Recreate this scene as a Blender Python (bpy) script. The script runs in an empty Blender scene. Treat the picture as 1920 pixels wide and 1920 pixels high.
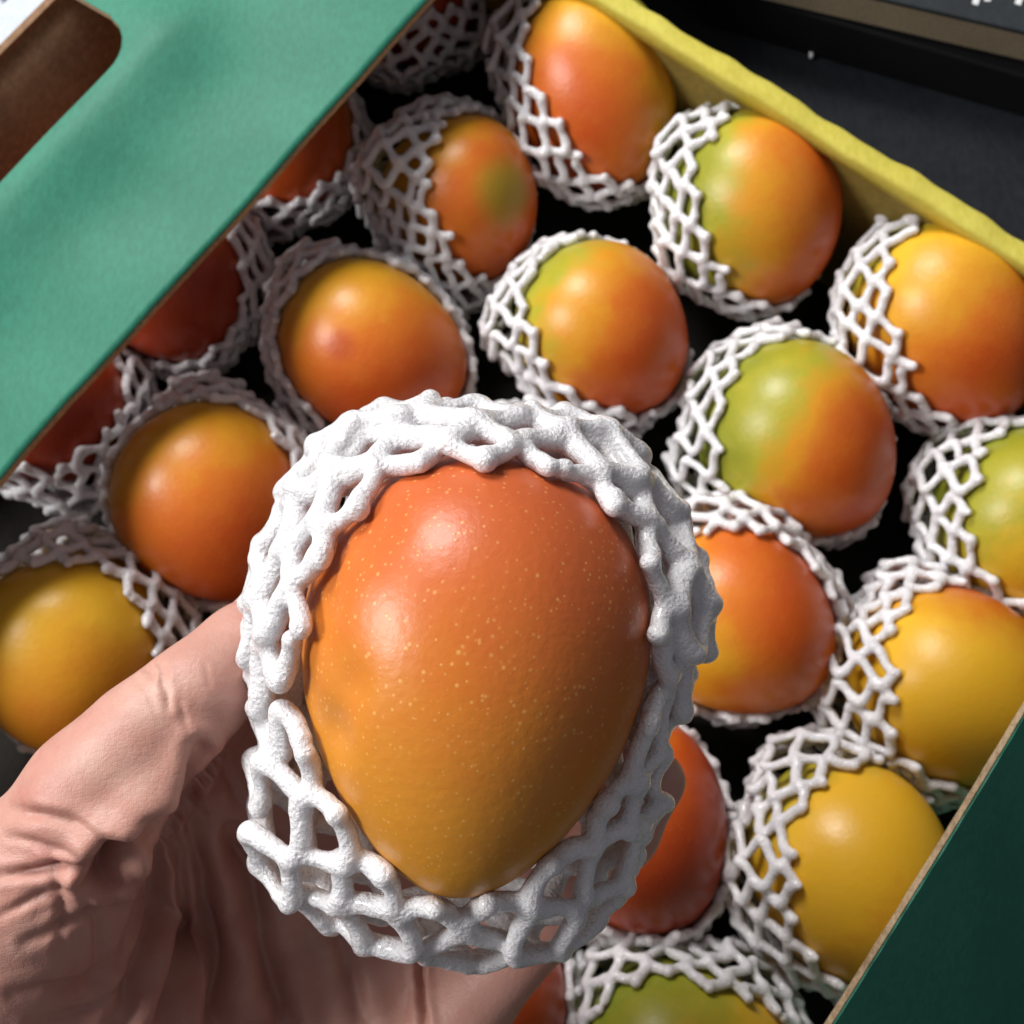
import bpy, math, random
import numpy as np
from mathutils import Vector, Matrix

random.seed(7); rng = np.random.default_rng(7)
scene = bpy.context.scene
R = math.radians

# ------------------------------------------------------------------ camera
CAM_H, TILT, FPX = 0.54, R(14.5), 2059.0          # focal length in pixels of the 1920 px photograph
cam_d = bpy.data.cameras.new('camera'); cam = bpy.data.objects.new('camera', cam_d)
scene.collection.objects.link(cam)
cam.location = (0, 0, CAM_H); cam.rotation_euler = (TILT, 0, 0)
cam_d.sensor_width = 36; cam_d.lens = 36*FPX/1920
cam_d.clip_start = 0.01; cam_d.clip_end = 30
cam_d.dof.use_dof = True; cam_d.dof.focus_distance = 0.232; cam_d.dof.aperture_fstop = 26
scene.camera = cam
CM = np.array(Matrix.Translation((0, 0, CAM_H)) @ Matrix.Rotation(TILT, 4, 'X'))
CR = CM[:3, :3]; CO = CM[:3, 3]

# ------------------------------------------------------------------ world, lamps, exposure
w = bpy.data.worlds.new('World'); scene.world = w; w.use_nodes = True
w.node_tree.nodes['Background'].inputs[0].default_value = (0.96, 0.93, 1.0, 1)
w.node_tree.nodes['Background'].inputs[1].default_value = 0.16

def window_lamp(name, loc, target, sx, sy, power, col):
    d = bpy.data.lights.new(name, 'AREA'); d.shape = 'RECTANGLE'; d.size = sx; d.size_y = sy
    d.energy = power; d.color = col
    o = bpy.data.objects.new(name, d); scene.collection.objects.link(o)
    o.location = loc
    o.rotation_euler = (Vector(target)-Vector(loc)).to_track_quat('-Z', 'Y').to_euler()
window_lamp('window_light', (-0.62, 1.25, 1.25), (0, 0, .12), 0.55, 0.65, 30, (1.0, .98, .96))
window_lamp('side_window_light', (-1.34, .16, 1.16), (0, 0, .18), 0.45, 0.55, 25, (1.0, .985, .97))
scene.view_settings.view_transform = 'Standard'; scene.view_settings.look = 'None'
scene.view_settings.exposure = 0.0; scene.view_settings.gamma = 1.0
scene.view_settings.use_curve_mapping = False

# ------------------------------------------------------------------ helpers
def P(px, py, z):
    """point at height z that the photograph shows at this pixel"""
    d = CR @ np.array([(px-960)/FPX, -(py-960)/FPX, -1.0])
    return CO + d*((z-CO[2])/d[2])
def PD(px, py, dep):
    """point at this pixel, dep metres in front of the lens"""
    return CM[:3, :3] @ np.array([(px-960)/FPX*dep, -(py-960)/FPX*dep, -dep]) + CO
def proj(p):
    q = (p-CO) @ CR
    return 960+FPX*q[:, 0]/-q[:, 2], 960-FPX*q[:, 1]/-q[:, 2], -q[:, 2]

def mesh_obj(name, verts, faces, mat=None, parent=None, smooth=True):
    me = bpy.data.meshes.new(name)
    if isinstance(faces, np.ndarray):
        nv, nf, k = len(verts), len(faces), faces.shape[1]
        me.vertices.add(nv); me.vertices.foreach_set('co', np.asarray(verts, np.float32).ravel())
        me.loops.add(nf*k); me.loops.foreach_set('vertex_index', faces.astype(np.int32).ravel())
        me.polygons.add(nf); me.polygons.foreach_set('loop_start', np.arange(0, nf*k, k, dtype=np.int32))
        me.update(calc_edges=True)
    else:
        me.from_pydata([tuple(map(float, v)) for v in verts], [], faces)
    if smooth: me.polygons.foreach_set('use_smooth', np.ones(len(me.polygons), bool))
    me.update()
    o = bpy.data.objects.new(name, me); scene.collection.objects.link(o)
    if mat: me.materials.append(mat)
    if parent: o.parent = parent
    return o
def tag(o, label, cat=None, group=None, kind=None):
    if label: o['label'] = label
    if cat: o['category'] = cat
    if group: o['group'] = group
    if kind: o['kind'] = kind
    return o
def empty(name, loc):
    o = bpy.data.objects.new(name, None); scene.collection.objects.link(o)
    o.location = loc; o.empty_display_size = .01
    bpy.context.view_layer.update()
    return o
def adopt(child, parent):
    child.parent = parent
    child.matrix_parent_inverse = Matrix.Translation(-Vector(parent.location))

def surface_nets(vol, origin, h):
    ins = vol < 0
    nx, ny, nz = vol.shape
    cnt = np.zeros((nx-1, ny-1, nz-1), np.int8)
    offs = [(i, j, k) for i in (0, 1) for j in (0, 1) for k in (0, 1)]
    for i, j, k in offs: cnt += ins[i:nx-1+i, j:ny-1+j, k:nz-1+k]
    mixed = (cnt > 0) & (cnt < 8)
    c = np.argwhere(mixed)
    idx = np.full(mixed.shape, -1, np.int64); idx[mixed] = np.arange(len(c))
    vals = np.stack([vol[c[:, 0]+i, c[:, 1]+j, c[:, 2]+k] for i, j, k in offs], 1)
    acc = np.zeros((len(c), 3)); n = np.zeros(len(c))
    for a in range(8):
        for b in range(a+1, 8):
            oa, ob = np.array(offs[a]), np.array(offs[b])
            if np.abs(oa-ob).sum() != 1: continue
            va, vb = vals[:, a], vals[:, b]
            m = (va < 0) != (vb < 0)
            t = va[m]/(va[m]-vb[m])
            acc[m] += oa + t[:, None]*(ob-oa); n[m] += 1
    verts = (c + acc/n[:, None])*h + origin
    quads = []
    for ax in range(3):
        sl0 = [slice(None)]*3; sl1 = [slice(None)]*3
        sl0[ax] = slice(0, -1); sl1[ax] = slice(1, None)
        e = ins[tuple(sl0)] != ins[tuple(sl1)]
        p = np.argwhere(e)
        b, d = [x for x in range(3) if x != ax]
        p = p[(p[:, b] > 0) & (p[:, d] > 0) & (p[:, b] < vol.shape[b]-1) & (p[:, d] < vol.shape[d]-1)]
        if not len(p): continue
        q = []
        for db, dd in ((1, 1), (0, 1), (0, 0), (1, 0)):
            r_ = p.copy(); r_[:, b] -= db; r_[:, d] -= dd
            q.append(idx[r_[:, 0], r_[:, 1], r_[:, 2]])
        q = np.stack(q, 1)
        flip = ins[p[:, 0], p[:, 1], p[:, 2]]
        if ax == 1: flip = ~flip
        q[~flip] = q[~flip][:, ::-1]
        quads.append(q)
    return verts, np.concatenate(quads)

def cone_sdf(X, Y, Z, a, b, ra, rb):
    ab = b-a; L2 = max(float(ab@ab), 1e-12)
    t = ((X-a[0])*ab[0]+(Y-a[1])*ab[1]+(Z-a[2])*ab[2])/L2
    np.clip(t, 0, 1, out=t)
    d = np.sqrt((X-a[0]-t*ab[0])**2+(Y-a[1]-t*ab[1])**2+(Z-a[2]-t*ab[2])**2)
    return d-(ra+(rb-ra)*t)

class Field:
    def __init__(s, lo, hi, h, k):
        s.lo = np.array(lo); s.h = h; s.k = k
        n = np.ceil((np.array(hi)-s.lo)/h).astype(int)+1
        s.ax = [s.lo[i]+h*np.arange(n[i]) for i in range(3)]
        s.S = np.zeros(n, np.float32)
    def cone(s, a, b, ra, rb, margin):
        m = max(ra, rb)+margin
        lo = np.maximum(((np.minimum(a, b)-m-s.lo)/s.h).astype(int), 0)
        hi = np.minimum(((np.maximum(a, b)+m-s.lo)/s.h).astype(int)+2, s.S.shape)
        if (hi <= lo).any(): return
        x = s.ax[0][lo[0]:hi[0], None, None]; y = s.ax[1][None, lo[1]:hi[1], None]; z = s.ax[2][None, None, lo[2]:hi[2]]
        X, Y, Z = np.broadcast_arrays(x, y, z)
        s.S[lo[0]:hi[0], lo[1]:hi[1], lo[2]:hi[2]] += np.exp(-s.k*cone_sdf(X, Y, Z, a, b, ra, rb))
    def mesh(s):
        return surface_nets(-np.log(s.S+1e-12)/s.k, s.lo, s.h)

# ------------------------------------------------------------------ materials
def new_mat(name):
    m = bpy.data.materials.new(name); m.use_nodes = True
    nt = m.node_tree; b = nt.nodes['Principled BSDF']
    return m, nt, b
def N(nt, t, **kw):
    n = nt.nodes.new(t)
    for k, v in kw.items(): setattr(n, k, v)
    return n
def noise(nt, vec, scale, detail=3, rough=.5):
    n = N(nt, 'ShaderNodeTexNoise'); n.inputs['Scale'].default_value = scale
    n.inputs['Detail'].default_value = detail; n.inputs['Roughness'].default_value = rough
    nt.links.new(vec, n.inputs['Vector']); return n.outputs['Fac']
def ramp(nt, fac, stops, interp='EASE'):
    r = N(nt, 'ShaderNodeValToRGB'); cr = r.color_ramp; cr.interpolation = interp
    while len(cr.elements) < len(stops): cr.elements.new(.5)
    for e, (p, c) in zip(cr.elements, stops):
        e.position = p; e.color = (*c, 1) if len(c) == 3 else c
    nt.links.new(fac, r.inputs[0]); return r.outputs['Color']
def mixc(nt, fac, a, b, mode='MIX'):
    m = N(nt, 'ShaderNodeMix', data_type='RGBA', blend_type=mode)
    for s, v in ((0, fac), (6, a), (7, b)):
        if hasattr(v, 'is_linked'): nt.links.new(v, m.inputs[s])
        else: m.inputs[s].default_value = v if not isinstance(v, tuple) else (*v, 1)
    return m.outputs[2]
def math_(nt, op, a, b=None):
    m = N(nt, 'ShaderNodeMath', operation=op)
    for s, v in ((0, a), (1, b)):
        if v is None: continue
        if hasattr(v, 'is_linked'): nt.links.new(v, m.inputs[s])
        else: m.inputs[s].default_value = v
    return m.outputs[0]
def bump(nt, b, h, strength, dist):
    n = N(nt, 'ShaderNodeBump'); n.inputs['Strength'].default_value = strength
    n.inputs['Distance'].default_value = dist
    nt.links.new(h, n.inputs['Height']); nt.links.new(n.outputs[0], b.inputs['Normal'])
    return n
def objco(nt): return N(nt, 'ShaderNodeTexCoord').outputs['Object']

GREEN, LIME, YEL, AMB, ORA, RED, DRED = ((.20, .225, .018), (.37, .335, .025), (.74, .41, .022), (.64, .27, .016),
                                       (.61, .160, .015), (.55, .088, .012), (.36, .042, .011))
def mango_mat(name, stops, d, off=0., speck=.2, patch=None, seed=0, namt=.7):
    """skin colour runs along d (local unit vector) with an uneven blush and pale pores"""
    m, nt, b = new_mat(name); co = objco(nt)
    mp = N(nt, 'ShaderNodeMapping'); nt.links.new(co, mp.inputs[0]); mp.inputs['Location'].default_value = (seed*.37, seed*.11, seed*.23)
    co2 = mp.outputs[0]
    dt = N(nt, 'ShaderNodeVectorMath', operation='DOT_PRODUCT'); nt.links.new(co, dt.inputs[0]); dt.inputs[1].default_value = tuple(d)
    f = math_(nt, 'MULTIPLY_ADD', dt.outputs['Value'], 11.0); f.node.inputs[2].default_value = .5+off
    n1 = math_(nt, 'MULTIPLY', math_(nt, 'SUBTRACT', noise(nt, co2, 24, 3, .5), .5), namt)
    n2 = math_(nt, 'MULTIPLY', math_(nt, 'SUBTRACT', noise(nt, co2, 110, 4, .6), .5), .20)
    f = math_(nt, 'ADD', math_(nt, 'ADD', f, n1), n2)
    col = ramp(nt, f, stops, 'LINEAR')
    if patch:
        pc, pcol, pr = patch
        ds = N(nt, 'ShaderNodeVectorMath', operation='DISTANCE'); nt.links.new(co, ds.inputs[0]); ds.inputs[1].default_value = tuple(pc)
        pf = math_(nt, 'ADD', math_(nt, 'DIVIDE', ds.outputs['Value'], pr), n1)
        pm = N(nt, 'ShaderNodeMapRange', interpolation_type='SMOOTHSTEP'); nt.links.new(pf, pm.inputs[0])
        pm.inputs[1].default_value = .25; pm.inputs[2].default_value = 1.1; pm.inputs[3].default_value = .75; pm.inputs[4].default_value = 0
        col = mixc(nt, pm.outputs[0], col, pcol)
    # pores
    vo = N(nt, 'ShaderNodeTexVoronoi'); vo.inputs['Scale'].default_value = 540; nt.links.new(co2, vo.inputs['Vector'])
    sizev = math_(nt, 'MULTIPLY', noise(nt, co2, 260, 1), .56)
    pr_ = N(nt, 'ShaderNodeMapRange', interpolation_type='SMOOTHSTEP'); nt.links.new(vo.outputs['Distance'], pr_.inputs[0])
    pr_.inputs[1].default_value = .04; nt.links.new(sizev, pr_.inputs[2]); pr_.inputs[3].default_value = 1; pr_.inputs[4].default_value = 0
    dens = N(nt, 'ShaderNodeMapRange'); nt.links.new(noise(nt, co2, 45, 2), dens.inputs[0]); dens.inputs[1].default_value = .22; dens.inputs[2].default_value = .55
    sf = math_(nt, 'MULTIPLY', math_(nt, 'MULTIPLY', pr_.outputs[0], dens.outputs[0]), speck)
    col = mixc(nt, sf, col, (.80, .47, .15))
    nt.links.new(col, b.inputs['Base Color'])
    rr = math_(nt, 'MULTIPLY_ADD', noise(nt, co2, 60, 3), .16); rr.node.inputs[2].default_value = .29
    nt.links.new(rr, b.inputs['Roughness'])
    b.inputs['Specular IOR Level'].default_value = .42
    b.inputs['Subsurface Weight'].default_value = .10 if speck > .5 else 0
    b.inputs['Subsurface Radius'].default_value = (.006, .002, .0006)
    b.inputs['Subsurface Scale'].default_value = .6
    h = math_(nt, 'ADD', math_(nt, 'MULTIPLY', noise(nt, co2, 420, 3), .5), math_(nt, 'MULTIPLY', pr_.outputs[0], .10))
    h = math_(nt, 'ADD', h, math_(nt, 'MULTIPLY', noise(nt, co2, 70, 2), .5))
    bump(nt, b, h, .35, .0007)
    return m

def foam_mat():
    m, nt, b = new_mat('white_foam'); co = objco(nt)
    c = ramp(nt, noise(nt, co, 90, 4, .6), [(.3, (.72, .71, .735)), (.65, (.82, .815, .83))])
    nt.links.new(c, b.inputs['Base Color'])
    b.inputs['Subsurface Weight'].default_value = .55
    b.inputs['Subsurface Radius'].default_value = (.006, .0057, .0056); b.inputs['Subsurface Scale'].default_value = .5
    b.inputs['Specular IOR Level'].default_value = .7
    vo = N(nt, 'ShaderNodeTexVoronoi'); vo.inputs['Scale'].default_value = 900; nt.links.new(co, vo.inputs['Vector'])
    b.inputs['Coat Weight'].default_value = .6; b.inputs['Coat Roughness'].default_value = .10
    rg = math_(nt, 'MULTIPLY_ADD', noise(nt, co, 500, 2), .55); rg.node.inputs[2].default_value = .02
    nt.links.new(rg, b.inputs['Roughness'])
    h = math_(nt, 'ADD', math_(nt, 'MULTIPLY', vo.outputs['Distance'], .6), math_(nt, 'MULTIPLY', noise(nt, co, 1100, 3, .6), 1.5))
    h = math_(nt, 'ADD', h, math_(nt, 'MULTIPLY', noise(nt, co, 330, 2), .25))
    bump(nt, b, h, .95, .00065)
    return m
FOAM = foam_mat()

def skin_mat():
    m, nt, b = new_mat('skin'); co = objco(nt)
    c = ramp(nt, noise(nt, co, 38, 5, .6), [(.25, (.42, .175, .137)), (.5, (.51, .275, .218)), (.78, (.60, .395, .32))])
    c = mixc(nt, math_(nt, 'MULTIPLY', noise(nt, co, 260, 4, .65), .35), c, (.43, .17, .14))
    nt.links.new(c, b.inputs['Base Color'])
    b.inputs['Subsurface Weight'].default_value = .22
    b.inputs['Subsurface Radius'].default_value = (.0045, .0016, .0009); b.inputs['Subsurface Scale'].default_value = .7
    b.inputs['Specular IOR Level'].default_value = .38
    b.inputs['Roughness'].default_value = .47
    # papillary lines bent by noise, and small pores
    wv = N(nt, 'ShaderNodeTexWave', wave_type='BANDS'); wv.inputs['Scale'].default_value = 600
    wv.inputs['Distortion'].default_value = 14; wv.inputs['Detail'].default_value = 2; wv.inputs['Detail Scale'].default_value = .05
    nt.links.new(co, wv.inputs['Vector'])
    mp = N(nt, 'ShaderNodeMapping'); nt.links.new(co, mp.inputs[0]); mp.inputs['Scale'].default_value = (1, 2.2, 1); mp.inputs['Rotation'].default_value = (0, 0, R(35))
    vo = N(nt, 'ShaderNodeTexVoronoi', feature='DISTANCE_TO_EDGE'); vo.inputs['Scale'].default_value = 380; nt.links.new(mp.outputs[0], vo.inputs['Vector'])
    ve = N(nt, 'ShaderNodeMapRange'); nt.links.new(vo.outputs['Distance'], ve.inputs[0]); ve.inputs[2].default_value = .12
    h = math_(nt, 'ADD', math_(nt, 'MULTIPLY', wv.outputs['Fac'], .05), math_(nt, 'MULTIPLY', ve.outputs[0], .16))
    h = math_(nt, 'ADD', h, math_(nt, 'MULTIPLY', noise(nt, co, 700, 4, .65), .7))
    h = math_(nt, 'ADD', h, math_(nt, 'MULTIPLY', noise(nt, co, 120, 3, .5), 1.2))
    bump(nt, b, h, .34, .0006)
    return m
SKIN = skin_mat()

def paper_mat(name, c1, c2, rough=.7, fib=500, bs=.25, spec=.3):
    m, nt, b = new_mat(name); co = objco(nt)
    mp = N(nt, 'ShaderNodeMapping'); nt.links.new(co, mp.inputs[0]); mp.inputs['Scale'].default_value = (1, .45, 1)
    f = math_(nt, 'ADD', math_(nt, 'MULTIPLY', noise(nt, mp.outputs[0], fib, 4, .7), .6), math_(nt, 'MULTIPLY', noise(nt, co, 26, 3), .4))
    nt.links.new(ramp(nt, f, [(.32, c1), (.68, c2)]), b.inputs['Base Color'])
    b.inputs['Roughness'].default_value = rough; b.inputs['Specular IOR Level'].default_value = spec
    bump(nt, b, f, bs, .0006)
    return m
M_GREEN = paper_mat('green_printed_card', (.017, .150, .094), (.027, .205, .132), .55)
M_KRAFT = paper_mat('kraft_card', (.16, .085, .045), (.28, .165, .09), .85)
M_KEDGE = paper_mat('kraft_cut_edge', (.22, .14, .08), (.50, .37, .23), .9, 900, .8)
M_YEL = paper_mat('yellow_card', (.50, .43, .055), (.62, .55, .10), .65, 400)
M_TABLE = paper_mat('dark_table', (.012, .014, .018), (.024, .027, .032), .42, 300, .12, .4)
M_BLACK = paper_mat('black_matte', (.003, .003, .0035), (.006, .006, .007), .6)
M_BEIGE = paper_mat('page_edges', (.20, .16, .105), (.30, .245, .16), .8, 700)
M_COVER = paper_mat('dark_grey_cover', (.022, .027, .03), (.036, .042, .045), .5)
M_WHITE = paper_mat('white_print', (.7, .72, .73), (.82, .83, .84), .6)
M_PAPER = paper_mat('white_paper', (.46, .51, .58), (.56, .61, .68), .7)
M_INK = paper_mat('grey_ink', (.20, .21, .23), (.30, .31, .33), .7)

# ------------------------------------------------------------------ table and box frame
def grid_sheet(name, x0, x1, y0, y1, z, n, mat):
    xs = np.linspace(x0, x1, n); ys = np.linspace(y0, y1, n)
    v = [(x, y, z) for y in ys for x in xs]
    f = [(j*n+i, j*n+i+1, (j+1)*n+i+1, (j+1)*n+i) for j in range(n-1) for i in range(n-1)]
    return mesh_obj(name, v, f, mat)
table = grid_sheet('table', -1.1, 1.1, -.9, 1.1, 0, 12, M_TABLE); tag(table, 'dark matte table top beside the box', kind='structure')
table.location.z = -.001

E1 = np.array([math.cos(R(53.5)), math.sin(R(53.5)), 0]); E2 = np.array([math.cos(R(143.5)), math.sin(R(143.5)), 0])
EZ = np.array([0, 0, 1.])
def uv(p): return float(p[:2] @ E1[:2]), float(p[:2] @ E2[:2])
def W(u, v, z): return E1*u + E2*v + EZ*z

ZR = .113                                   # height of the yellow rim
u_back = .5*(uv(P(1270, 50, ZR))[0] + uv(P(1920, 440, ZR))[0])       # outer side of the back wall
ZF = .134
va = uv(P(810, 0, ZF)); vb = uv(P(0, 900, ZF))
v_free = .5*(va[1]+vb[1])                   # free edge of the left flap
v_hinge = uv(P(38, 38, .128))[1]            # fold of the left flap
v_left = v_hinge
print('box', u_back, v_free, v_hinge, va, vb)
ZG = .205
ra, rb = uv(P(1920, 1330, ZG)), uv(P(1560, 1920, ZG))
v_rfree = .5*(ra[1]+rb[1]); v_right = v_rfree-.085
u_front = u_back-.56
print('right', ra, rb)

box = empty('cardboard_box', W(.5*(u_back+u_front), .5*(v_left+v_right), 0))
tag(box, 'open cardboard box with green flaps and yellow rim, full of mangoes', 'box')

def panel(name, pts, thick, nrm, mat, parent, sub=None, sheet=None, jit=0., wavef=None):
    """closed panel: outline pts (world, in order) extruded by thick against nrm"""
    pts = [np.asarray(p, float) for p in pts]; n = len(pts); nrm = np.asarray(nrm, float)
    v = pts + [p-nrm*thick for p in pts]
    f = [tuple(range(n)), tuple(range(2*n-1, n-1, -1))] + [(i, i+n, (i+1) % n+n, (i+1) % n) for i in range(n)]
    f = [tuple(reversed(x)) for x in f] if np.cross(pts[1]-pts[0], pts[2]-pts[1]) @ nrm < 0 else f
    o = mesh_obj(name, v, f, mat, None, smooth=False); adopt(o, parent); return o

# bottom and walls (walls are boxes in the u, v frame)
def ubox(name, u0, u1, v0, v1, z0, z1, mat, parent, seg=1, wob=0., round_=0.):
    """box along v with seg slices; wob makes the edge wander as bent card does, round_ rounds the top"""
    prof = [(u0, z0), (u0, z1-round_), (u0+round_*.3, z1-round_*.3), (u0+round_, z1), (u1-round_, z1), (u1-round_*.3, z1-round_*.3), (u1, z1-round_), (u1, z0)] if round_ else [(u0, z0), (u0, z1), (u1, z1), (u1, z0)]
    k = len(prof); vs = []; fs = []
    ph = [random.uniform(0, 6.28) for _ in range(4)]
    for i in range(seg+1):
        v = v0+(v1-v0)*i/seg
        s = (v-v0)
        a = wob*(math.sin(s*190+ph[0])*.55+math.sin(s*330+ph[1])*.35+math.sin(s*70+ph[2])*.8)
        b = wob*(math.sin(s*205+ph[3])*.5+math.sin(s*90+ph[1])*.7)
        for (u, z) in prof:
            top = (z-z0)/(z1-z0)
            vs.append(W(u+(a if u > .5*(u0+u1) else b)*top, v, z+.4*a*top))
    for i in range(seg):
        for j in range(k):
            fs.append((i*k+j, i*k+(j+1) % k, (i+1)*k+(j+1) % k, (i+1)*k+j))
    fs.append(tuple(range(k-1, -1, -1))); fs.append(tuple(seg*k+j for j in range(k)))
    o = mesh_obj(name, vs, fs, mat, None, smooth=bool(round_)); adopt(o, parent); return o
M_FLOOR_SHADE = paper_mat('shade_dark_floor', (.012, .010, .009), (.025, .021, .018), .85)  # box bottom, shade in the gaps between fruit put into its colour
M_OCHRE = paper_mat('shaded_ochre_lining', (.17, .12, .025), (.26, .185, .04), .7, 400)  # ochre board, its colour darkened for the shade behind the nets
ubox('bottom', u_front, u_back, v_right, v_left, .0005, .004, M_FLOOR_SHADE, box)
for ua, ub in ((u_back-.0095, u_back-.0005), (u_front+.0005, u_front+.0095)):
    bw = ubox('wall', ua+.0028, ub, v_right+.004, v_left-.004, .0045, ZR-.0095, M_OCHRE, box)
    rim = ubox('rim', ua-.0012, ub+.0005, v_right+.004, v_left-.004, ZR-.0090, ZR, M_YEL, box, 150, .0007, .0022)
    rim['label'] = 'folded yellow rim along the end wall'
ubox('wall', u_front, u_back, v_left-.0035, v_left, .0045, .1265, M_KRAFT, box)
ubox('wall', u_front, u_back, v_right, v_right+.0035, .0045, .1165, M_GREEN, box)

# left flap: kraft board with a handle notch, green sheet on its face
u_notch = uv(P(262, 66, .139))[0]                       # rounded end of the notch
v_notch = .5*(uv(P(262, 80, .139))[1]+uv(P(0, 340, .139))[1])
NT = v_notch
def flap_z(u, v):
    t = (v_hinge-v)/(v_hinge-v_free)                    # 0 hinge, 1 free edge
    z = .1275+.0065*t
    # board bulges up round the handle, a shape added to darken its slope
    du = max(0., u-(u_notch-.004)); dv = max(0., NT-v)
    z += .011*math.exp(-((du/.034)**2+(dv/.030)**2))*min(1, max(0, t*2.2))
    z += .0006*math.sin(u*37+1)+.0004*math.sin(u*81+v*60)
    return z
def flap_mesh():
    us = np.linspace(u_front-.02, u_back+.02, 150); nv = 34
    us = np.sort(np.concatenate([us, u_notch+np.linspace(-.002, .022, 26)]))
    top = []; idx = {}
    rc = .020                                           # corner radius of the notch
    def vmax(u):
        if u >= u_notch+.001: return v_hinge
        x = u_notch-u
        if x < rc: return NT + rc - math.sqrt(max(0, rc*rc-(rc-x)**2)) if NT+rc < v_hinge else NT
        return NT
    rows = []
    for i, u in enumerate(us):
        vm = min(vmax(u), v_hinge); e = .00012*random.uniform(-1, 1)+.00035*math.sin(u*23+1)
        n1 = 22
        rows.append([(u, v_free+e+(NT-v_free-e)*j/n1) for j in range(n1)]+[(u, NT+max(vm-NT, 1e-5)*j/(nv-1-n1)) for j in range(nv-n1)])
    return rows
rows = flap_mesh()
def flap_obj(name, rows, z_hi, thick, mat, parent, margin=0.):
    nu, nv = len(rows), len(rows[0]); vs = []; fs = []
    for layer in (0, 1):
        for r_ in rows:
            for j, (u, v) in enumerate(r_):
                vv = v+(margin if j == 0 else 0)
                vs.append(W(u, vv, flap_z(u, v)+z_hi-(thick if layer else 0)))
    o2 = nu*nv
    for i in range(nu-1):
        for j in range(nv-1):
            a, b_, c, d = i*nv+j, (i+1)*nv+j, (i+1)*nv+j+1, i*nv+j+1
            fs += [(a, b_, c, d), (a+o2, d+o2, c+o2, b_+o2)]
    for i in range(nu-1):
        a, b_ = i*nv, (i+1)*nv; fs.append((a+o2, b_+o2, b_, a))
        a, b_ = i*nv+nv-1, (i+1)*nv+nv-1; fs.append((a, b_, b_+o2, a+o2))
    for j in range(nv-1):
        fs.append((j, j+1, j+1+o2, j+o2)); a = (nu-1)*nv+j; fs.append((a+o2, a+1+o2, a+1, a))
    o = mesh_obj(name, vs, fs, mat, None, smooth=False)
    for p in o.data.polygons: p.use_smooth = abs(p.normal.z) > .6
    return o
lf = flap_obj('flap', rows, 0, .003, M_KEDGE, box); adopt(lf, box); lf['label'] = 'broad green flap with a rounded handle notch'
ls = flap_obj('printed_face', rows, .0006, .0004, M_GREEN, lf, .0005); adopt(ls, box); ls.parent = lf; ls.matrix_parent_inverse = lf.matrix_world.inverted()
# brown tab folded down inside the notch
tv = []
uu = np.linspace(u_notch-.30, u_notch+.03, 30); vvn = np.linspace(0, 1, 8)
vs = []; fs = []
for layer in (0, 1):
    for u in uu:
        for t in vvn:
            z = .1235-.052*t**1.3-.003*layer
            vs.append(W(u, (v_left-.0036)-.034*t - (.0012*math.sin(u*60) if t > 0 else 0), z))
nU, nV = len(uu), len(vvn); o2 = nU*nV
for i in range(nU-1):
    for j in range(nV-1):
        a, b_, c, d = i*nV+j, (i+1)*nV+j, (i+1)*nV+j+1, i*nV+j+1
        fs += [(d, c, b_, a), (b_+o2, c+o2, d+o2, a+o2)]
    a, b_ = i*nV+nV-1, (i+1)*nV+nV-1; fs.append((a, b_, b_+o2, a+o2))
    a, b_ = i*nV, (i+1)*nV; fs.append((a, a+o2, b_+o2, b_))
o = mesh_obj('handle_tab', vs, fs, M_KRAFT); adopt(o, box); o['label'] = 'bare brown tab folded in at the handle'

# right flap: rises towards its free edge, face turned away from the windows
rise = np.array(W(0, v_rfree, ZG)-W(0, v_right, .118)); rise /= np.linalg.norm(rise)
rn = np.cross(E1, rise); rn = rn if rn[2] > 0 else -rn
us = np.linspace(u_front-.02, u_back-.02, 130)
def rflap(name, lift, thick, mat, margin):
    vs = []; fs = []
    k = 14
    for layer in (0, 1):
        for u in us:
            e = .0004*math.sin(u*31)+.00018*random.uniform(-1, 1)
            for j in range(k):
                t = j/(k-1); L = np.linalg.norm(W(0, v_rfree, ZG)-W(0, v_right, .118))
                p = W(u, v_right, .118)+rise*(L*t+(e-margin)*(t == 1))+rn*(lift-thick*layer+.0025*math.sin(math.pi*t)+.0008*math.sin(u*25)*t)
                vs.append(p)
    n = len(us); o2 = n*k
    for i in range(n-1):
        for j in range(k-1):
            a, b_, c, d = i*k+j, (i+1)*k+j, (i+1)*k+j+1, i*k+j+1
            fs += [(a, b_, c, d), (d+o2, c+o2, b_+o2, a+o2)]
        a, b_ = i*k+k-1, (i+1)*k+k-1; fs.append((a, b_, b_+o2, a+o2))
        a, b_ = i*k, (i+1)*k; fs.append((b_, a, a+o2, b_+o2))
    o = mesh_obj(name, vs, fs, mat, None, smooth=False); return o
rf = rflap('flap', 0, .0018, M_KEDGE, 0); adopt(rf, box); rf['label'] = 'green flap standing raised and shaded'
rs = rflap('printed_face', .0006, .0004, M_GREEN, .0004); rs.parent = rf; rs.matrix_parent_inverse = rf.matrix_world.inverted() @ Matrix.Translation((0,0,0))

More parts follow.
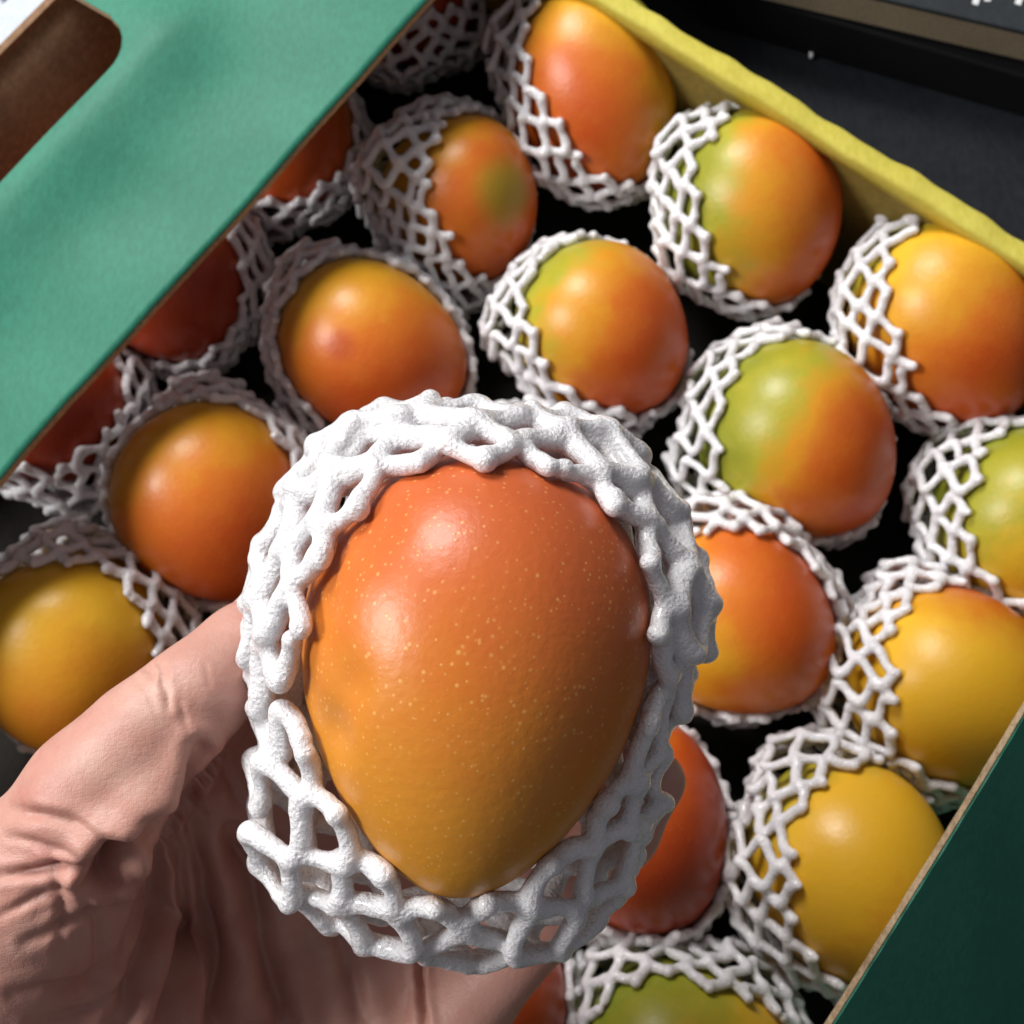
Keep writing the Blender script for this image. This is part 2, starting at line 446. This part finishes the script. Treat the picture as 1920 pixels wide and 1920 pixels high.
# ------------------------------------------------------------------ things on the table
def slab(name, corner, du, dv, h0, h1, mat, parent=None, bev=.0015):
    c = np.asarray(corner); du = np.asarray(du); dv = np.asarray(dv)
    pts = [c, c+du, c+du+dv, c+dv]
    v = [p*np.array([1, 1, 0])+EZ*h0 for p in pts]+[p*np.array([1, 1, 0])+EZ*h1 for p in pts]
    f = [(3, 2, 1, 0), (4, 5, 6, 7), (0, 1, 5, 4), (1, 2, 6, 5), (2, 3, 7, 6), (3, 0, 4, 7)]
    o = mesh_obj(name, v, f, mat, None, smooth=False)
    m = o.modifiers.new('bevel', 'BEVEL'); m.width = bev; m.segments = 2
    if parent: adopt(o, parent)
    return o
c0 = P(1318, 45, 0); c1 = P(1925, 222, 0)
bd = (c1-c0); bd /= np.linalg.norm(bd); bn = np.array([-bd[1], bd[0], 0])
tag(slab('flat_case', c0, bd*.36, bn*.24, .0003, .030, M_BLACK), 'black flat case lying on the dark table beneath the book', 'case')
bk0 = P(1420, 0, .032); bk1 = P(1925, 118, .032)
bd2 = bk1-bk0; bd2[2] = 0; bd2 /= np.linalg.norm(bd2); bn2 = np.array([-bd2[1], bd2[0], 0])
s0 = bk0-bd2*.10
bk = empty('book', (*s0[:2], .0303)); tag(bk, 'dark grey book with beige page edges on the black case', 'book')
slab('cover', s0+bn2*.0005, bd2*.36, bn2*.2, .0303, .0325, M_BLACK, bk, .0006)['label'] = 'black lower cover'
slab('page_block', s0+bn2*.0006+bd2*.004, bd2*.35, bn2*.19, .0325, .0500, M_BEIGE, bk, .0004)['label'] = 'beige edges of the pages'
cv = slab('cover', s0+bn2*.0002, bd2*.36, bn2*.2,   .0500, .0530, M_COVER, bk, .0008); cv['label'] = 'dark grey upper cover'
def stroke(pa, pb, wd, z):
    pa = np.array([*pa[:2], z]); pb = np.array([*pb[:2], z]); d = pb-pa; d /= np.linalg.norm(d); n_ = np.array([-d[1], d[0], 0])*wd
    return panel('printed_mark', [pa+n_, pb+n_*.8, pb-n_*.8, pa-n_], .0002, EZ, M_WHITE, bk)
for a, b_ in (((1828, 8), (1852, -60)), ((1908, 8), (1930, -50)), ((1852, 2), (1846, -40))):
    stroke(P(*a, .0533), P(*b_, .0533), .0016, .0533)
# crumb on the table
cr = P(1521, 101, .002)
vs = []; 
for k in range(7):
    for j in range(6):
        a = j/6*6.283; t = k/6; r_ = .0016*math.sin(math.pi*t)**.6*random.uniform(.6, 1.2)+.0001
        vs.append((cr[0]+r_*math.cos(a), cr[1]+r_*math.sin(a)*1.2+.004*(t-.5), .0017+.003*abs(t-.5)*.4+r_*.0*math.sin(a)+.0014*math.sin(a)*math.sin(math.pi*t)))
fs = [(k*6+j, k*6+(j+1) % 6, (k+1)*6+(j+1) % 6, (k+1)*6+j) for k in range(6) for j in range(6)]
tag(mesh_obj('crumb', vs, fs, M_WHITE), 'tiny pale crumb on the dark table near the black case', 'crumb')
# sheet of paper beyond the box
pp = P(20, 10, .0)
ps = []
a0, a1 = E1, E2
base = pp - E1*.14 - E2*.012*0 + E2*.0
nn = 10; vs = []; fs = []
for i in range(nn):
    for j in range(nn):
        q = W(uv(pp)[0]-.15+.30*i/(nn-1), v_left+.003+.2*j/(nn-1), .0012+.0006*math.sin(i*.9)+.0005*math.sin(j*1.3))
        vs.append(q)
vs += [v-EZ*.0005 for v in vs]
for i in range(nn-1):
    for j in range(nn-1):
        a = i*nn+j; fs.append((a, a+nn, a+nn+1, a+1)); a += nn*nn; fs.append((a, a+1, a+nn+1, a+nn))
sheet = empty('paper_sheet', pp); tag(sheet, 'white printed paper lying on the table outside the broad flap', 'paper')
o = mesh_obj('page', vs, fs, M_PAPER); adopt(o, sheet)
for k in range(9):
    q = pp+E2*(.004+.006*(k//3))+E1*(.010*(k % 3)-.012)
    o = panel('printed_mark', [q+EZ*.0026, q+E1*.006+EZ*.0026, q+E1*.006+E2*.0018+EZ*.0026, q+E2*.0018+EZ*.0026], .0002, EZ, M_INK, sheet)

# ------------------------------------------------------------------ mangoes and nets
class Fruit:
    def __init__(s, c, ax_img, tilt, dims, egg=.13, hook=.05, lump=.6, seed=0):
        z = np.array([tilt[0], tilt[1], 1.]) if len(tilt) == 2 else np.array(tilt); z /= np.linalg.norm(z)
        y = np.array([math.cos(R(ax_img)), math.sin(R(ax_img)), 0]); y -= z*(y@z); y /= np.linalg.norm(y)
        x = np.cross(y, z); s.M = np.stack([x, y, z], 1); s.c = np.asarray(c, float)
        s.b, s.L, s.t = dims; s.egg = egg; s.hook = hook
        g = np.random.default_rng(seed); s.ph = g.uniform(0, 6.28, (6,)); s.k = g.normal(0, 1, (6, 3)); s.lump = lump; s.seed = seed
    def local(s, u, p):
        sx, sy, sz = np.sin(p)*np.cos(u), np.sin(p)*np.sin(u), np.cos(p)
        wgt = 1+s.egg*sy-s.egg*.35*sy*sy
        x = s.b*sx*wgt + s.hook*s.b*(sy*sy-.4)*np.sign(.5)
        y = s.L*np.sign(sy)*np.abs(sy)**.96; z = s.t*sz*(1+s.egg*.8*sy)
        n = sum(np.sin(s.k[i, 0]*sx*1.8+s.k[i, 1]*sy*1.8+s.k[i, 2]*sz*1.8+s.ph[i]) for i in range(6))
        r = 1+.006*s.lump*n
        return np.stack([x*r, y*r, z*r], -1)
    def normal(s, u, p):
        e = 1e-3
        q = s.local(u, p); a = s.local(u+e, p)-q; b = s.local(u, p+e)-q
        n = np.cross(b, a); return n/np.maximum(np.linalg.norm(n, axis=-1, keepdims=True), 1e-12)
    def world(s, l): return l @ s.M.T + s.c

def fruit_obj(f, mat, label, group, bumps=None):
    nu, npp = (96, 56) if bumps is None else (176, 104)
    P_, U_ = np.meshgrid(np.linspace(0, math.pi, npp)[1:-1], np.arange(nu)/nu*2*math.pi, indexing='ij')
    l = f.local(U_, P_).reshape(-1, 3)
    l = np.concatenate([l, f.local(np.array([0.]), np.array([0.0])), f.local(np.array([0.]), np.array([math.pi]))])
    if bumps is not None: l = bumps(f, l)
    rws = npp-2; fs = []
    for i in range(rws-1):
        for j in range(nu): fs.append((i*nu+j, (i+1)*nu+j, (i+1)*nu+(j+1) % nu, i*nu+(j+1) % nu))
    top, bot = rws*nu, rws*nu+1
    for j in range(nu):
        fs.append((top, j, (j+1) % nu)); fs.append((bot, (rws-1)*nu+(j+1) % nu, (rws-1)*nu+j))
    # base of the fruit is the origin of the object
    o = mesh_obj('mango', l, fs, mat)
    M = Matrix.Identity(4)
    for i in range(3):
        for j in range(3): M[i][j] = f.M[i, j]
        M[i][3] = f.c[i]
    o.matrix_world = M
    return tag(o, label, 'mango', group)

def net_obj(f, label, group, p0=70, damp=24, wide=150, p1=150, cols=36, rad=.00202, loose=.0026, flare=.0078, shift=(0, 0, 0), h=.0008, seed=0, cell=.0138, extra=None, layers=1, ax=90, knot=0.):
    """foam sleeve: strands run from the rim over the side of the fruit, touching their neighbours left and right in turn"""
    g = np.random.default_rng(seed+100)
    u0 = R(wide-(ax-90))
    ph = g.uniform(0, 6.28, 12)
    fld = None; segs = []
    for lay in range(layers):
        for i in range(cols):
            if lay and math.sin((i+.5)/cols*2*math.pi) < -.15: continue
            sg = 1 if i % 2 == 0 else -1
            base = (i+.5+(lay*.5*2))/cols*2*math.pi
            pr = R(p0-damp*math.cos(base-u0)) + .05*math.sin(5*base+ph[0]) + .035*math.sin(9*base+ph[1])+lay*R(11)
            pe = R(p1)
            n = int(46*(pe-pr)/1.4)+10
            t = np.linspace(0, 1, n)
            p = pr+(pe-pr)*t
            arc = (pe-pr)*.047
            rows_ = arc/cell
            wv = np.cos(math.pi*rows_*t*2+lay*1.1+.35*np.sin(base*4+ph[9])*t*3)
            du = 2*math.pi/cols
            jit = .20*np.sin(base*3+p*4+ph[2])+.14*np.sin(base*7-p*6+ph[3])+.10*np.sin(base*11+p*9+ph[8])
            uu = base+du*(sg*.46*wv+jit)
            off = rad*.75+loose*(.6+.5*np.sin(base*2+ph[4]+p*1.5)+.35*np.sin(base*5+ph[5]-p*3))
            sm = np.clip((p-pr)/R(34), 0, 1); sm = sm*sm*(3-2*sm)
            dn = np.clip((pe-p)/R(28), 0, 1)
            off = rad*.7+(off-rad*.7)*(.35+.65*sm)+flare*sm*dn*(.85+.4*np.sin(base*4+ph[6])+.25*np.sin(base*7+ph[7])) + .0009*np.abs(wv)**3
            off = off+lay*.0034
            if extra is not None: off = off+extra(base, sm)
            off = np.maximum(off, rad*.55)
            pt = f.local(uu, p)+f.normal(uu, p)*off[:, None]
            wsh = np.clip(1-t*.8, 0, 1)[:, None]
            pt = pt+np.array(shift)*wsh
            pt = pt+g.normal(0, .00013, pt.shape)
            rr = rad*(1+.09*np.sin(t*31+i*1.7)+.05*np.abs(wv)**4+g.normal(0, .05, n))
            rr[0] *= 1.10
            if knot: rr = rr*(1+knot*np.exp(-((p-pr-R(40))/R(7))**2)*(.4+.6*np.abs(wv)))
            segs.append((pt, rr))
    allp = np.concatenate([s_[0] for s_ in segs])
    fld = Field(allp.min(0)-.004, allp.max(0)+.004, h, 1/.00055)
    for pt, rr in segs:
        for a in range(len(pt)-1): fld.cone(pt[a], pt[a+1], rr[a]-.00042, rr[a+1]-.00042, .0022)
    v, q = fld.mesh()
    o = mesh_obj('foam_net', v, q, FOAM)
    M = Matrix.Identity(4)
    for i in range(3):
        for j in range(3): M[i][j] = f.M[i, j]
        M[i][3] = f.c[i]
    o.matrix_world = M
    return tag(o, label, 'foam net', group)

MG = 'mangoes packed in the box'; NG = 'foam nets on the mangoes in the box'
def spec(name, px, py, zc, ax, tilt, dims, stops, gd, off=0., net=None, desc='', ndesc='', patch=None, **kw):
    return dict(name=name, px=px, py=py, zc=zc, ax=ax, tilt=tilt, dims=dims, stops=stops, gd=gd, off=off, net=net or {}, desc=desc, ndesc=ndesc, patch=patch, kw=kw)
D0 = (.0415, .0470, .043)
S_gr = [(.0, GREEN), (.25, LIME), (.45, AMB), (.62, ORA), (.85, RED)]
S_ye = [(.0, LIME), (.22, YEL), (.45, AMB), (.65, ORA), (.9, RED)]
S_or = [(.0, YEL), (.3, AMB), (.5, ORA), (.8, RED), (1., RED)]
S_rd = [(.0, AMB), (.25, ORA), (.55, RED), (.9, DRED)]
S_yy = [(.0, LIME), (.3, YEL), (.65, YEL), (.85, AMB), (1., ORA)]
S_lg = [(.0, GREEN), (.35, LIME), (.6, YEL), (.85, AMB)]
F_ = [
 spec('A', 1112, 172, 0.064, 108, (.22, -.10), (.0410, .0510, .043), S_ye, (-.5, -.85), -0.12, dict(p0=78, damp=20, wide=190, p1=118, seed=1),
      'tall orange mango with yellow shoulder, set against the yellow rim', 'white foam net round the tall orange mango by the yellow rim'),
 spec('B', 1415, 395, 0.066, 112, (.30, -.20), (.0415, .0465, .043), S_gr, (.95, -.3), -0.10, dict(p0=79, damp=17, wide=165, p1=118, seed=2),
      'half green, half red mango beside the yellow rim', 'white foam net with open cells round the half green mango by the rim'),
 spec('C', 1775, 610, 0.066, 118, (.22, -.12), (.0415, .0500, .043), S_ye, (.6, -.8), 0.00, dict(p0=80, damp=18, wide=165, p1=118, seed=3),
      'orange mango with yellow blunt end, at the lower part of the yellow rim', 'white foam net round the orange mango with yellow blunt end by the rim'),
 spec('D', 868, 380, .052, 120, (.42, -.14), (.0380, .0410, .041), S_ye, (.75, -.65), -0.03, dict(p0=68, damp=26, wide=172, seed=4),
      'small amber mango with green patch and red side', 'white foam net spread wide over the small amber mango'),
 spec('E', 1130, 622, .058, 135, (.16, -.16), (.0400, .0430, .041), S_gr, (.9, -.45), 0.02, dict(p0=78, damp=18, wide=205, seed=5),
      'rosy mango with green edge, between the half green and yellow-topped mangoes', 'white foam net round the rosy mango with green edge'),
 spec('F', 1500, 828, .058, 130, (.14, -.16), (.0425, .0475, .043), S_gr, (.85, -.5), -0.04, dict(p0=80, damp=14, wide=150, seed=6),
      'glossy mango, olive on one side and brick red on the other', 'white foam net round the glossy olive and red mango'),
 spec('G', 700, 655, .056, 150, (.10, -.20), (.0400, .0460, .042), S_or, (.3, -.95), -0.08, dict(p0=78, damp=14, wide=135, seed=7),
      'orange mango with yellow crown and a red blotch on its side', 'white foam net round the orange mango with a red blotch'),
 spec('H', 402, 945, .058, 122, (.06, -.14), (.0425, .0475, .043), S_or, (.5, -.85), -0.10, dict(p0=80, damp=16, wide=70, seed=8),
      'round amber orange mango next to the thumb and the broad flap', 'thin white foam net round the amber mango next to the thumb'),
 spec('I', 140, 1225, .056, 100, (.02, -.16), (.0425, .0450, .043), [(.0, YEL), (.45, YEL), (.7, AMB), (1., ORA)], (.3, -1), -.02, dict(p0=74, damp=18, wide=80, seed=9),
      'golden yellow mango above the back of the thumb', 'white foam net at the top of the golden yellow mango by the thumb'),
 spec('J', 1935, 985, .056, 120, (.12, -.06), (.0415, .0450, .042), S_lg, (.6, -.8), -.05, dict(p0=76, damp=14, wide=165, seed=10),
      'lime yellow mango just below the orange one by the rim', 'white foam net round the lime yellow mango'),
 spec('K', 1385, 1165, .057, 140, (.05, -.14), (.0400, .0450, .043), S_or, (1., .1), -0.02, dict(p0=76, damp=20, wide=75, seed=11),
      'mango fading from amber to red, right behind the held mango', 'white foam net round the amber to red mango behind the held one'),
 spec('L', 1790, 1290, .058, 150, (.16, -.10), (.0420, .0480, .043), [(.0, YEL), (.45, YEL), (.7, AMB), (.85, ORA), (1., RED)], (.45, .9), -.12, dict(p0=78, damp=18, wide=175, seed=12),
      'yellow mango with a rosy upper edge, partly under the raised flap', 'white foam net round the yellow mango with a rosy edge'),
 spec('M', 1185, 1545, .056, 110, (.0, -.04), (.0410, .0460, .043), S_rd, (.6, -.4), .02, dict(p0=86, damp=16, wide=270, seed=13),
      'red orange mango just behind the little finger', 'white foam net under the red orange mango by the little finger'),
 spec('N', 1605, 1640, .060, 122, (.16, -.10), (.0410, .0490, .043), S_yy, (.6, -.7), .05, dict(p0=75, damp=18, wide=170, seed=14),
      'yellow mango with a green tinge, half hidden by the raised flap', 'bright white foam net round the yellow mango under the raised flap'),
 spec('O', 1290, 2010, .056, 160, (-.02, -.12), (.0430, .0470, .043), S_lg, (.5, -.7), .02, dict(p0=80, damp=16, wide=90, seed=15),
      'lime green mango with only its crown showing, below the bright net', 'white foam net round the crown of the lime green mango'),
 spec('P', 880, 1880, .054, 110, (.0, 0), (.0410, .0450, .042), S_rd, (.6, -.4), .02, dict(p0=84, damp=14, wide=300, seed=16),
      'red mango mostly hidden below the hand', 'white foam net beside the red mango below the hand'),
 spec('Q', 760, -45, .052, 110, (.12, -.10), (.0400, .0450, .042), S_rd, (.4, -.8), -.05, dict(p0=72, damp=18, wide=280, seed=17),
      'shaded red mango in the far corner at the broad flap', 'shaded foam net on the red mango in the far corner'),
 spec('R', 520, 235, .050, 120, (.08, -.08), (.0390, .0450, .041), S_or, (.4, -.8), -.05, dict(p0=84, damp=10, wide=330, seed=18),
      'dim amber mango half under the broad flap beside the small amber mango', 'dim foam net of the amber mango under the broad flap'),
 spec('S', 315, 515, .050, 120, (.08, -.10), (.0390, .0440, .041), S_rd, (.4, -.8), .1, dict(p0=80, damp=18, wide=45, seed=19),
      'dark red mango half under the broad flap beside the red blotched mango', 'dim foam net of the dark red mango under the broad flap'),
 spec('T', 80, 745, .050, 130, (.06, -.08), (.0390, .0440, .041), S_rd, (.4, -.8), .1, dict(p0=76, damp=18, wide=280, seed=20),
      'dark red mango half under the broad flap beside the round amber mango', 'dim foam net of the dark red mango at the near end of the broad flap'),
 spec('U', 975, 985, .052, 130, (.05, -.05), (.0400, .0440, .041), S_or, (.5, -.8), .0, dict(p0=58, damp=16, wide=60, seed=21),
      'orange mango hidden right under the held mango', 'white foam net peeping out above the held net'),
]
made = {}
for i, s in enumerate(F_):
    f = Fruit(P(s['px'], s['py'], s['zc']), s['ax'], s['tilt'], s['dims'], seed=i+1, egg=.10, hook=.05, lump=1.3)
    d = f.M.T @ np.array([*s['gd'], 0.15]); d /= np.linalg.norm(d)
    patch = None
    if s['name'] == 'D': patch = (f.local(np.array([R(-60)]), np.array([R(14)]))[0], (.30, .27, .02), .020)
    if s['name'] == 'G': patch = (f.local(np.array([R(150)]), np.array([R(20)]))[0], (.44, .07, .014), .0085)
    m = mango_mat('mango_skin_'+s['name'], s['stops'], d, s['off'], .14, patch, i+1)
    fruit_obj(f, m, s['desc'], MG)
    n = dict(s['net']); net_obj(f, s['ndesc'], NG, ax=s['ax'], **n)
    made[s['name']] = f

# held mango: lies lengthwise, broad face to the camera
hc = PD(890, 1252, .255)
view = CO-hc; view /= np.linalg.norm(view)
hz = view + CR @ np.array([.02, .08, 0]); hz /= np.linalg.norm(hz)
HF = Fruit(hc, 84, hz, (.0395, .0505, .040), egg=.20, hook=.02, lump=.5, seed=44)
up = CR @ np.array([.30, 1, 0]); d = HF.M.T @ (-up/np.linalg.norm(up))
def held_bumps(f, l):
    # shallow dimples pressed along the thumb side
    n = l/np.linalg.norm(l, axis=1, keepdims=True)
    g = np.random.default_rng(3)
    for k in range(16):
        u = R(g.uniform(135, 215)); p = R(g.uniform(38, 72))
        c = f.local(np.array([u]), np.array([p]))[0]; r_ = g.uniform(.004, .0075)
        dd = np.linalg.norm(l-c, axis=1)
        l = l-n*(g.uniform(.0006, .0013)*np.exp(-(dd/r_)**2))[:, None]
    return l
m = mango_mat('mango_skin_held', [(.0, (.50, .095, .03)), (.28, (.55, .125, .026)), (.5, (.57, .165, .022)), (.74, (.59, .225, .022)), (1., (.65, .275, .022))], d, .03, .55, None, 60, .35)
fruit_obj(HF, m, 'large red to golden mango held up in the hand', None, held_bumps)
def hx(base, t):
    # the sleeve hangs off the fruit at the tip (lower) end
    s = max(0, -math.sin(base))
    tp = max(0, math.sin(base))
    return (.0034+.0165*s**1.3+.0036*tp)*t
net_obj(HF, 'thick white foam net framing the mango held in the hand', None, p0=68, damp=13, wide=100, p1=138, cols=34, rad=.00225, ax=84, knot=.42,
        loose=.0026, flare=.0064, h=.00065, seed=77, cell=.0145, extra=hx, layers=2)

# ------------------------------------------------------------------ hand
def chain(pts):
    return [(PD(x, y, d), r_*.001) for x, y, d, r_ in pts]
bones = [
 [(-60, 2330, .318, 30), (-30, 1900, .292, 27), (60, 1680, .275, 24), (180, 1490, .264, 17.0), (270, 1385, .263, 13.6), (372, 1300, .268, 12.6), (460, 1215, .279, 11.4), (545, 1140, .290, 9.6)],
 [(60, 2380, .325, 28), (330, 1900, .318, 20), (560, 1590, .328, 14), (770, 1260, .338, 10.5), (900, 1110, .328, 9.5), (990, 1010, .318, 8.5)],
 [(140, 2420, .328, 28), (450, 1950, .325, 20), (690, 1660, .336, 14), (930, 1340, .342, 10.5), (1080, 1180, .332, 9.5), (1170, 1080, .315, 8.5)],
 [(240, 2450, .325, 27), (560, 2020, .325, 19), (790, 1770, .334, 13.5), (1020, 1480, .338, 10), (1150, 1345, .322, 9.4), (1226, 1287, .304, 8.6)],
 [(330, 2480, .320, 27), (650, 2120, .318, 21), (860, 1912, .320, 13.5), (1050, 1700, .318, 11), (1166, 1560, .306, 10.2), (1232, 1465, .296, 9.6)],
 [(150, 1560, .285, 15), (330, 1620, .312, 12), (560, 1640, .330, 11)],
 [(380, 1345, .284, 10), (500, 1345, .306, 10.5), (640, 1380, .328, 11)], [(330, 1400, .280, 10), (470, 1450, .305, 11), (620, 1500, .328, 11)], [(250, 1480, .285, 12), (430, 1560, .315, 13), (600, 1600, .330, 12)],
 [(900, 1760, .333, 13), (990, 1620, .333, 12.5), (1110, 1490, .323, 11.5), (1190, 1380, .309, 9.3)],
 [(180, 1800, .295, 22), (260, 2100, .305, 26)],
 [(-60, 2330, .318, 32), (-420, 2900, .36, 34)], [(240, 2450, .325, 30), (-100, 3000, .37, 34)], [(60, 2380, .325, 33), (-260, 2950, .365, 36)],
]
pts_all = np.array([p for b_ in bones[:11] for p, r_ in chain(b_)])
lo = pts_all.min(0)-.04; hi = pts_all.max(0)+.04
fw = np.array([p for b_ in bones[11:] for p, r_ in chain(b_)]); lo = np.minimum(lo, fw.min(0)-.03); hi = np.maximum(hi, fw.max(0)+.03)
hF = Field(lo, hi, .00105, 1/.0032)
for b_ in bones:
    c = chain(b_)
    for (a, ra_), (bb, rb_) in zip(c[:-1], c[1:]):
        hF.cone(a, bb, ra_-.0018, rb_-.0018, .016)
hv, hq = hF.mesh()
# two rounds of smoothing on the quad mesh
def smooth(v, q, n, lam=.5):
    for _ in range(n):
        acc = np.zeros_like(v); cn = np.zeros(len(v))
        for a, b_ in ((0, 1), (1, 2), (2, 3), (3, 0)):
            np.add.at(acc, q[:, a], v[q[:, b_]]); np.add.at(acc, q[:, b_], v[q[:, a]])
            np.add.at(cn, q[:, a], 1); np.add.at(cn, q[:, b_], 1)
        v = v+lam*(acc/cn[:, None]-v)
    return v
def vnormals(v, q):
    fn = np.cross(v[q[:, 2]]-v[q[:, 0]], v[q[:, 3]]-v[q[:, 1]]); n = np.zeros_like(v)
    for a in range(4): np.add.at(n, q[:, a], fn)
    return n/np.maximum(np.linalg.norm(n, axis=1, keepdims=True), 1e-15)
def subdivide(v, q):
    """one linear split of every quad; smoothing follows"""
    e = np.concatenate([q[:, [0, 1]], q[:, [1, 2]], q[:, [2, 3]], q[:, [3, 0]]]); es = np.sort(e, 1)
    ue, inv = np.unique(es, axis=0, return_inverse=True); inv = inv.reshape(4, -1).T
    n = len(v); m = len(ue)
    v2 = np.concatenate([v, v[ue].mean(1), v[q].mean(1)])
    c = n+m+np.arange(len(q)); E = n+inv
    q2 = np.concatenate([np.stack([q[:, i], E[:, i], c, E[:, (i+3) % 4]], 1) for i in range(4)])
    return v2, q2
hv = smooth(hv, hq, 6)
hv, hq = subdivide(hv, hq); hv = smooth(hv, hq, 3)
creases = [  # pixel polyline, depth mm, width mm
 ([(372, 1405), (326, 1508), (268, 1556), (215, 1578), (185, 1632), (165, 1647)], 2.6, 1.6),
 ([(205, 1590), (190, 1625)], 4.0, 2.2),
 ([(273, 1551), (292, 1647), (283, 1742), (230, 1910)], 2.6, 2.4),
 ([(297, 1527), (335, 1599), (345, 1694), (330, 1814), (297, 1925)], 3.0, 2.4),
 ([(345, 1500), (378, 1623), (388, 1718), (407, 1790), (402, 1925)], 3.2, 2.7),
 ([(430, 1560), (469, 1643), (484, 1718), (508, 1814), (536, 1925)], 2.6, 2.8),
 ([(0, 1642), (72, 1632), (158, 1604), (190, 1600)], 1.1, 1.0),
 ([(30, 1520), (144, 1541), (215, 1572)], .8, 1.2),
 ([(780, 1770), (790, 1830), (797, 1930)], 1.5, .9),
 ([(202, 1297), (218, 1284), (250, 1262)], .5, .6), ([(262, 1240), (285, 1262), (292, 1290)], .45, .6),
 ([(300, 1245), (306, 1278), (318, 1325)], .7, .7), ([(335, 1311), (350, 1365)], .5, .6),
 ([(255, 1275), (280, 1300), (290, 1330)], .35, .5), ([(385, 1245), (392, 1285)], .25, .5),
 ([(48, 1766), (144, 1718), (200, 1670)], .7, 1.1), ([(24, 1862), (144, 1838), (235, 1790)], .7, 1.2),
 ([(0, 1718), (70, 1680), (130, 1655)], .6, .9), ([(60, 1920), (160, 1890), (250, 1830)], .6, 1.1),
 ([(100, 1600), (120, 1680), (110, 1780)], .5, 1.0), ([(150, 1660), (185, 1740), (170, 1850)], .6, 1.1),
 ([(600, 1700), (650, 1790), (680, 1920)], 1.2, 2.4), ([(410, 1430), (450, 1500), (520, 1560)], .7, 1.2),
 ([(20, 1570), (110, 1590), (180, 1590)], .5, .8), ([(230, 1600), (245, 1700), (215, 1800)], .7, .9),
]
def poly_dist(x, y, pl):
    d = np.full(x.shape, 1e9); 
    for (x0, y0), (x1, y1) in zip(pl[:-1], pl[1:]):
        dx, dy = x1-x0, y1-y0
        t = np.clip(((x-x0)*dx+(y-y0)*dy)/(dx*dx+dy*dy), 0, 1)
        d = np.minimum(d, np.hypot(x-x0-t*dx, y-y0-t*dy))
    return d
nrm = vnormals(hv, hq)
if ((nrm*(hv-hv.mean(0))).sum(1)).mean() < 0: nrm = -nrm; hq = hq[:, ::-1].copy()
x, y, dep = proj(hv)
front = np.clip(((CO-hv)*nrm).sum(1)/np.linalg.norm(CO-hv, axis=1)*3, 0, 1)
# only the layer nearest the lens takes the creases drawn for it
gx = np.clip((x/14).astype(int)+40, 0, 300); gy = np.clip((y/14).astype(int)+40, 0, 400)
zb = np.full((301, 401), 9.); np.minimum.at(zb, (gx, gy), dep)
front = front*(dep < zb[gx, gy]+.012)
disp = np.zeros(len(hv))
for pl, dmm, wmm in creases:
    # resample with a slight wander so that no fold is a ruled line
    q = np.array(pl, float); t = np.linspace(0, len(q)-1, 6*len(q)); q = np.stack([np.interp(t, np.arange(len(q)), q[:, k]) for k in (0, 1)], 1)
    q[1:-1] += rng.normal(0, 2.0, q[1:-1].shape)
    k = np.array([.25, .5, .25]); 
    for c_ in (0, 1): q[1:-1, c_] = np.convolve(q[:, c_], k, 'valid')
    dpx = poly_dist(x, y, q.tolist())*dep/FPX
    wdt = wmm*.001
    ends = np.minimum(np.hypot(x-q[0, 0], y-q[0, 1]), np.hypot(x-q[-1, 0], y-q[-1, 1]))*dep/FPX
    fade = np.clip(.25+ends/.008, 0, 1)
    disp += fade*(-dmm*np.exp(-(dpx/wdt)**2) + .38*dmm*np.exp(-((dpx-2.4*wdt)/(1.6*wdt))**2))*.001
fd = (1.8*disp*front)[:, None]
fd = smooth(fd, hq, 3)
hv = hv+nrm*fd
hv = smooth(hv, hq, 1, .4)
hb = PD(60, 2380, .325)
hand = mesh_obj('hand', hv-hb, hq, SKIN); hand.location = hb
tag(hand, 'bare hand, palm up, thumb and fingers cupped round the netted mango', 'hand')

# thumb nail, a sliver of it shows along the upper edge of the thumb
M_NAIL = paper_mat('nail', (.62, .40, .34), (.70, .48, .42), .28, 60, .03, .5)
ta, tb = PD(460, 1215, .279), PD(545, 1140, .290)
tdir = (tb-ta)/np.linalg.norm(tb-ta); vdir = CR @ np.array([0, 0, 1.])
tn = CR @ np.array([-.66, .75, 0]); tn -= tdir*(tn@tdir); tn /= np.linalg.norm(tn); tw = np.cross(tdir, tn)
tc = ta+(tb-ta)*.62+tn*.0094
vs = []; fs = []; nu_, nv_ = 24, 10
for i in range(nv_+1):
    ph_ = math.pi*i/nv_
    for j in range(nu_):
        a = 2*math.pi*j/nu_; q0 = math.sin(ph_)
        x_ = q0*math.cos(a); y_ = q0*math.sin(a)
        vs.append(tdir*.0078*np.sign(x_)*abs(x_)**.8+tw*.0066*y_+tn*(.0010*math.cos(ph_)-.0030*y_*y_+.0006))
for i in range(nv_):
    for j in range(nu_): fs.append((i*nu_+j, (i+1)*nu_+j, (i+1)*nu_+(j+1) % nu_, i*nu_+(j+1) % nu_))
nail = mesh_obj('nail', np.array(vs)+tc-hb, fs, M_NAIL, hand)
